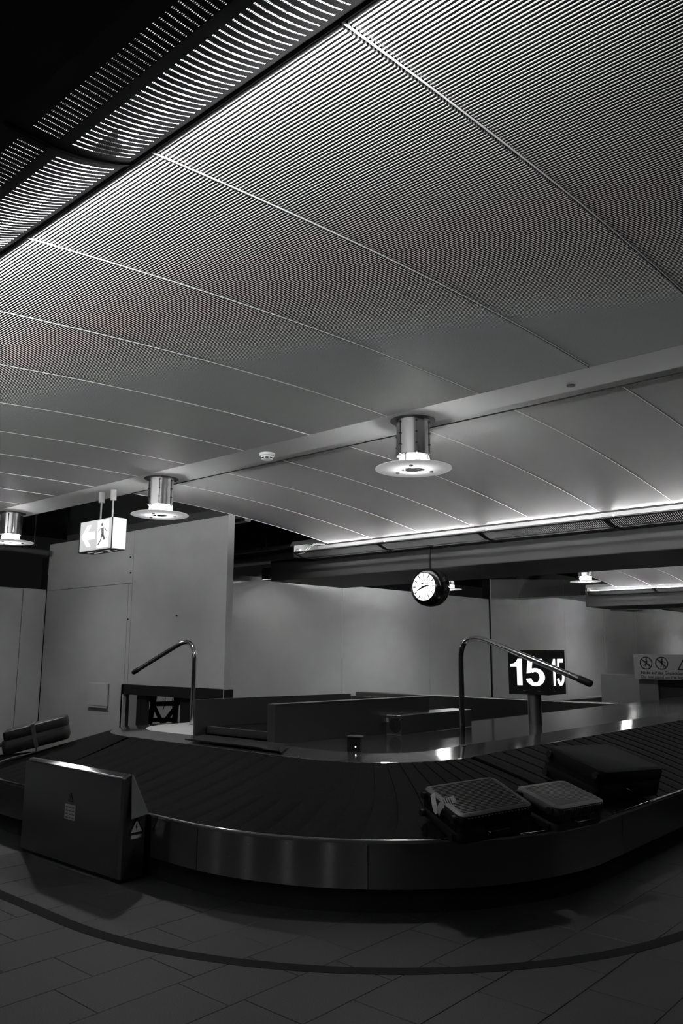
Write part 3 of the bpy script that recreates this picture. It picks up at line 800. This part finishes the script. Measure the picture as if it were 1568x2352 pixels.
# case on the far left corner
t = thing('suitcase', 'dark suitcase with pale strap lying on the left bend of the carousel', 'suitcase', (-8.17, 4.42, .615))
t.rotation_euler = (Matrix.Rotation(R(58), 4, 'Z') @ Matrix.Rotation(-R(14), 4, 'Y')).to_euler()
m = MB(); rounded(m, .66, .42, .115, .05); m.build('lower_shell', 'bag', t, smooth=True)
m = MB(); rounded(m, .64, .40, .115, .05); m.build('upper_shell', 'bag', t, (.02, 0, .12), smooth=True)
m = MB(); rounded(m, .655, .415, .012, .05); m.build('zip', 'bag2', t, (.005, 0, .112))
MB().box(-.02, .02, -.214, .214, -.002, .242).build('strap', 'bag2', t, label='pale luggage strap')
m = MB(); m.tube([(-.33, -.06, .10), (-.40, -.055, .10), (-.40, .055, .10), (-.33, .06, .10)], .016, 8); m.build('handle', 'bag', t)

# ================================================================== FAR RIGHT: second carousel, warning sign, cabinet
t = thing('baggage_carousel', 'low dark second carousel with pale kerb, far back along the pale wall', 'baggage carousel', (-9, 20, 0))
m = MB(); m.loft([[(-.75, -2.0, .40), (-.45, -2.0, .43), (-.45, -2.0, .45), (-.75, -2.0, .45)], [(.2-.25, 4.5, .40), (.5-.35, 4.5, .43), (.5-.35, 4.5, .45), (.2-.25, 4.5, .45)]]); m.build('kerb', 'wall', t)
m = MB(); m.loft([[(-.45, -2.2, 0), (1.6, -2.2, 0), (1.6, -2.2, .35), (-.45, -2.2, .42)], [(.1, 4.5, 0), (2.6, 4.5, 0), (2.6, 4.5, .35), (.1, 4.5, .42)]]); m.build('belt', 'rubber', t)
t = thing('conveyor_guard', 'long dark low steel guard across the hall behind the number sign', 'guard', (-8.3, 13, 0))
MB().box(-2.78, 2.76, 0, .25, 0, .775, bev=.01).build('guard_body', 'darksteel', t)
t = thing('steel_cabinet', 'black steel cabinet under the pictogram warning sign at the right edge', 'cabinet', (-5.6, 17.2, 0))
MB().box(-1.1, 1.9, .05, .9, 0, 1.045, bev=.01).build('body', 'black', t)
MB().box(-1.12, -.72, .0, .05, .45, 1.04).build('grey_post', 'duct', t)
MB().box(-7.70, -6.80, 17.5, 17.6, 0, 1.13, bev=.01).build('screen_panel', 'grey', label='grey low screen panel left of the warning sign', cat='screen')
t = thing('warning_sign', 'grey board with prohibition pictograms and two lines of text at the right edge', 'sign', (-6.77, 17.1, 1.05))
SWW, SHH = 2.3, .512
MB().box(0, SWW, 0, .03, 0, SHH, bev=.004).build('board', 'grey', t)
UX, UZ, NN = (1, 0, 0), (0, 0, 1), (0, -1, 0)
def disc_sign(cx_, cy_, r, figure):
    m = MB(); O5 = (0, -.001, 0)
    ring_poly(m, cx_, cy_, r, r, r*.16, 0, 2*PI, O5, UX, UZ, NN, 32, .002)
    a = R(-42); d = Vector((math.cos(a), math.sin(a))); n = Vector((-d.y, d.x))*r*.08
    c = Vector((cx_, cy_)); q = [c-d*r*.9-n, c+d*r*.9-n, c+d*r*.9+n, c-d*r*.9+n]
    flat_poly(m, [(v.x, v.y) for v in q], O5, UX, UZ, NN, .002)
    m.build('prohibition_ring', 'black', t)
    m = MB(); O6 = (0, -.002, 0)
    for P in figure: flat_poly(m, [(cx_+x*r, cy_+y*r) for x, y in P], O6, UX, UZ, NN, .001)
    ring_poly(m, cx_+.08*r, cy_+.60*r, .13*r, .13*r, .128*r, 0, 2*PI, O6, UX, UZ, NN, 12, .001)
    m.build('figure_symbol', 'black', t)
sit = [[(.0, .45), (.22, .45), (.2, -.15), (-.1, -.15)], [(.0, .40), (.05, .25), (-.35, .05), (-.40, .18)], [(.2, -.15), (.2, -.32), (.65, -.36), (.65, -.22)], [(-.1, -.15), (.1, -.2), (-.45, -.45), (-.55, -.35)], [(-.05, -.1), (-.1, -.25), (-.25, -.55), (-.18, -.58), (.05, -.3)]]
walk = [[(-.12, .45), (.2, .42), (.18, -.1), (-.1, -.1)], [(.15, .42), (.2, .30), (.5, .0), (.56, .08)], [(-.1, .42), (-.15, .30), (-.5, .1), (-.45, .22)], [(-.1, -.08), (.06, -.1), (-.1, -.62), (-.25, -.6), (-.1, -.3)], [(.02, -.08), (.2, -.1), (.35, -.65), (.2, -.68), (.1, -.3)]]
disc_sign(.265, .335, .135, sit); disc_sign(.590, .335, .135, walk)
for cx_ in (1.065, 1.46):
    m = MB(); flat_poly(m, [(cx_-.165, .20), (cx_+.165, .20), (cx_, .485)], (0, -.001, 0), UX, UZ, NN, .002); m.build('warning_triangle', 'black', t)
    m = MB(); flat_poly(m, [(cx_-.122, .225), (cx_+.122, .225), (cx_, .435)], (0, -.002, 0), UX, UZ, NN, .002); m.build('triangle_field', 'grey', t)
    m = MB(); ring_poly(m, cx_, .30, .045, .045, .018, 0, 2*PI, (0, -.003, 0), UX, UZ, NN, 16, .002); m.build('roller_symbol', 'black', t)
ctext('Nicht auf das Gepäckband steigen', .088, 'lettering', t, (.145, -.002, .135), (PI/2, 0, 0), 'black', .001, .0012, 'LEFT')
ctext('Do not stand on the luggage belt', .088, 'lettering', t, (.145, -.002, .048), (PI/2, 0, 0), 'black', .001, .0012, 'LEFT')
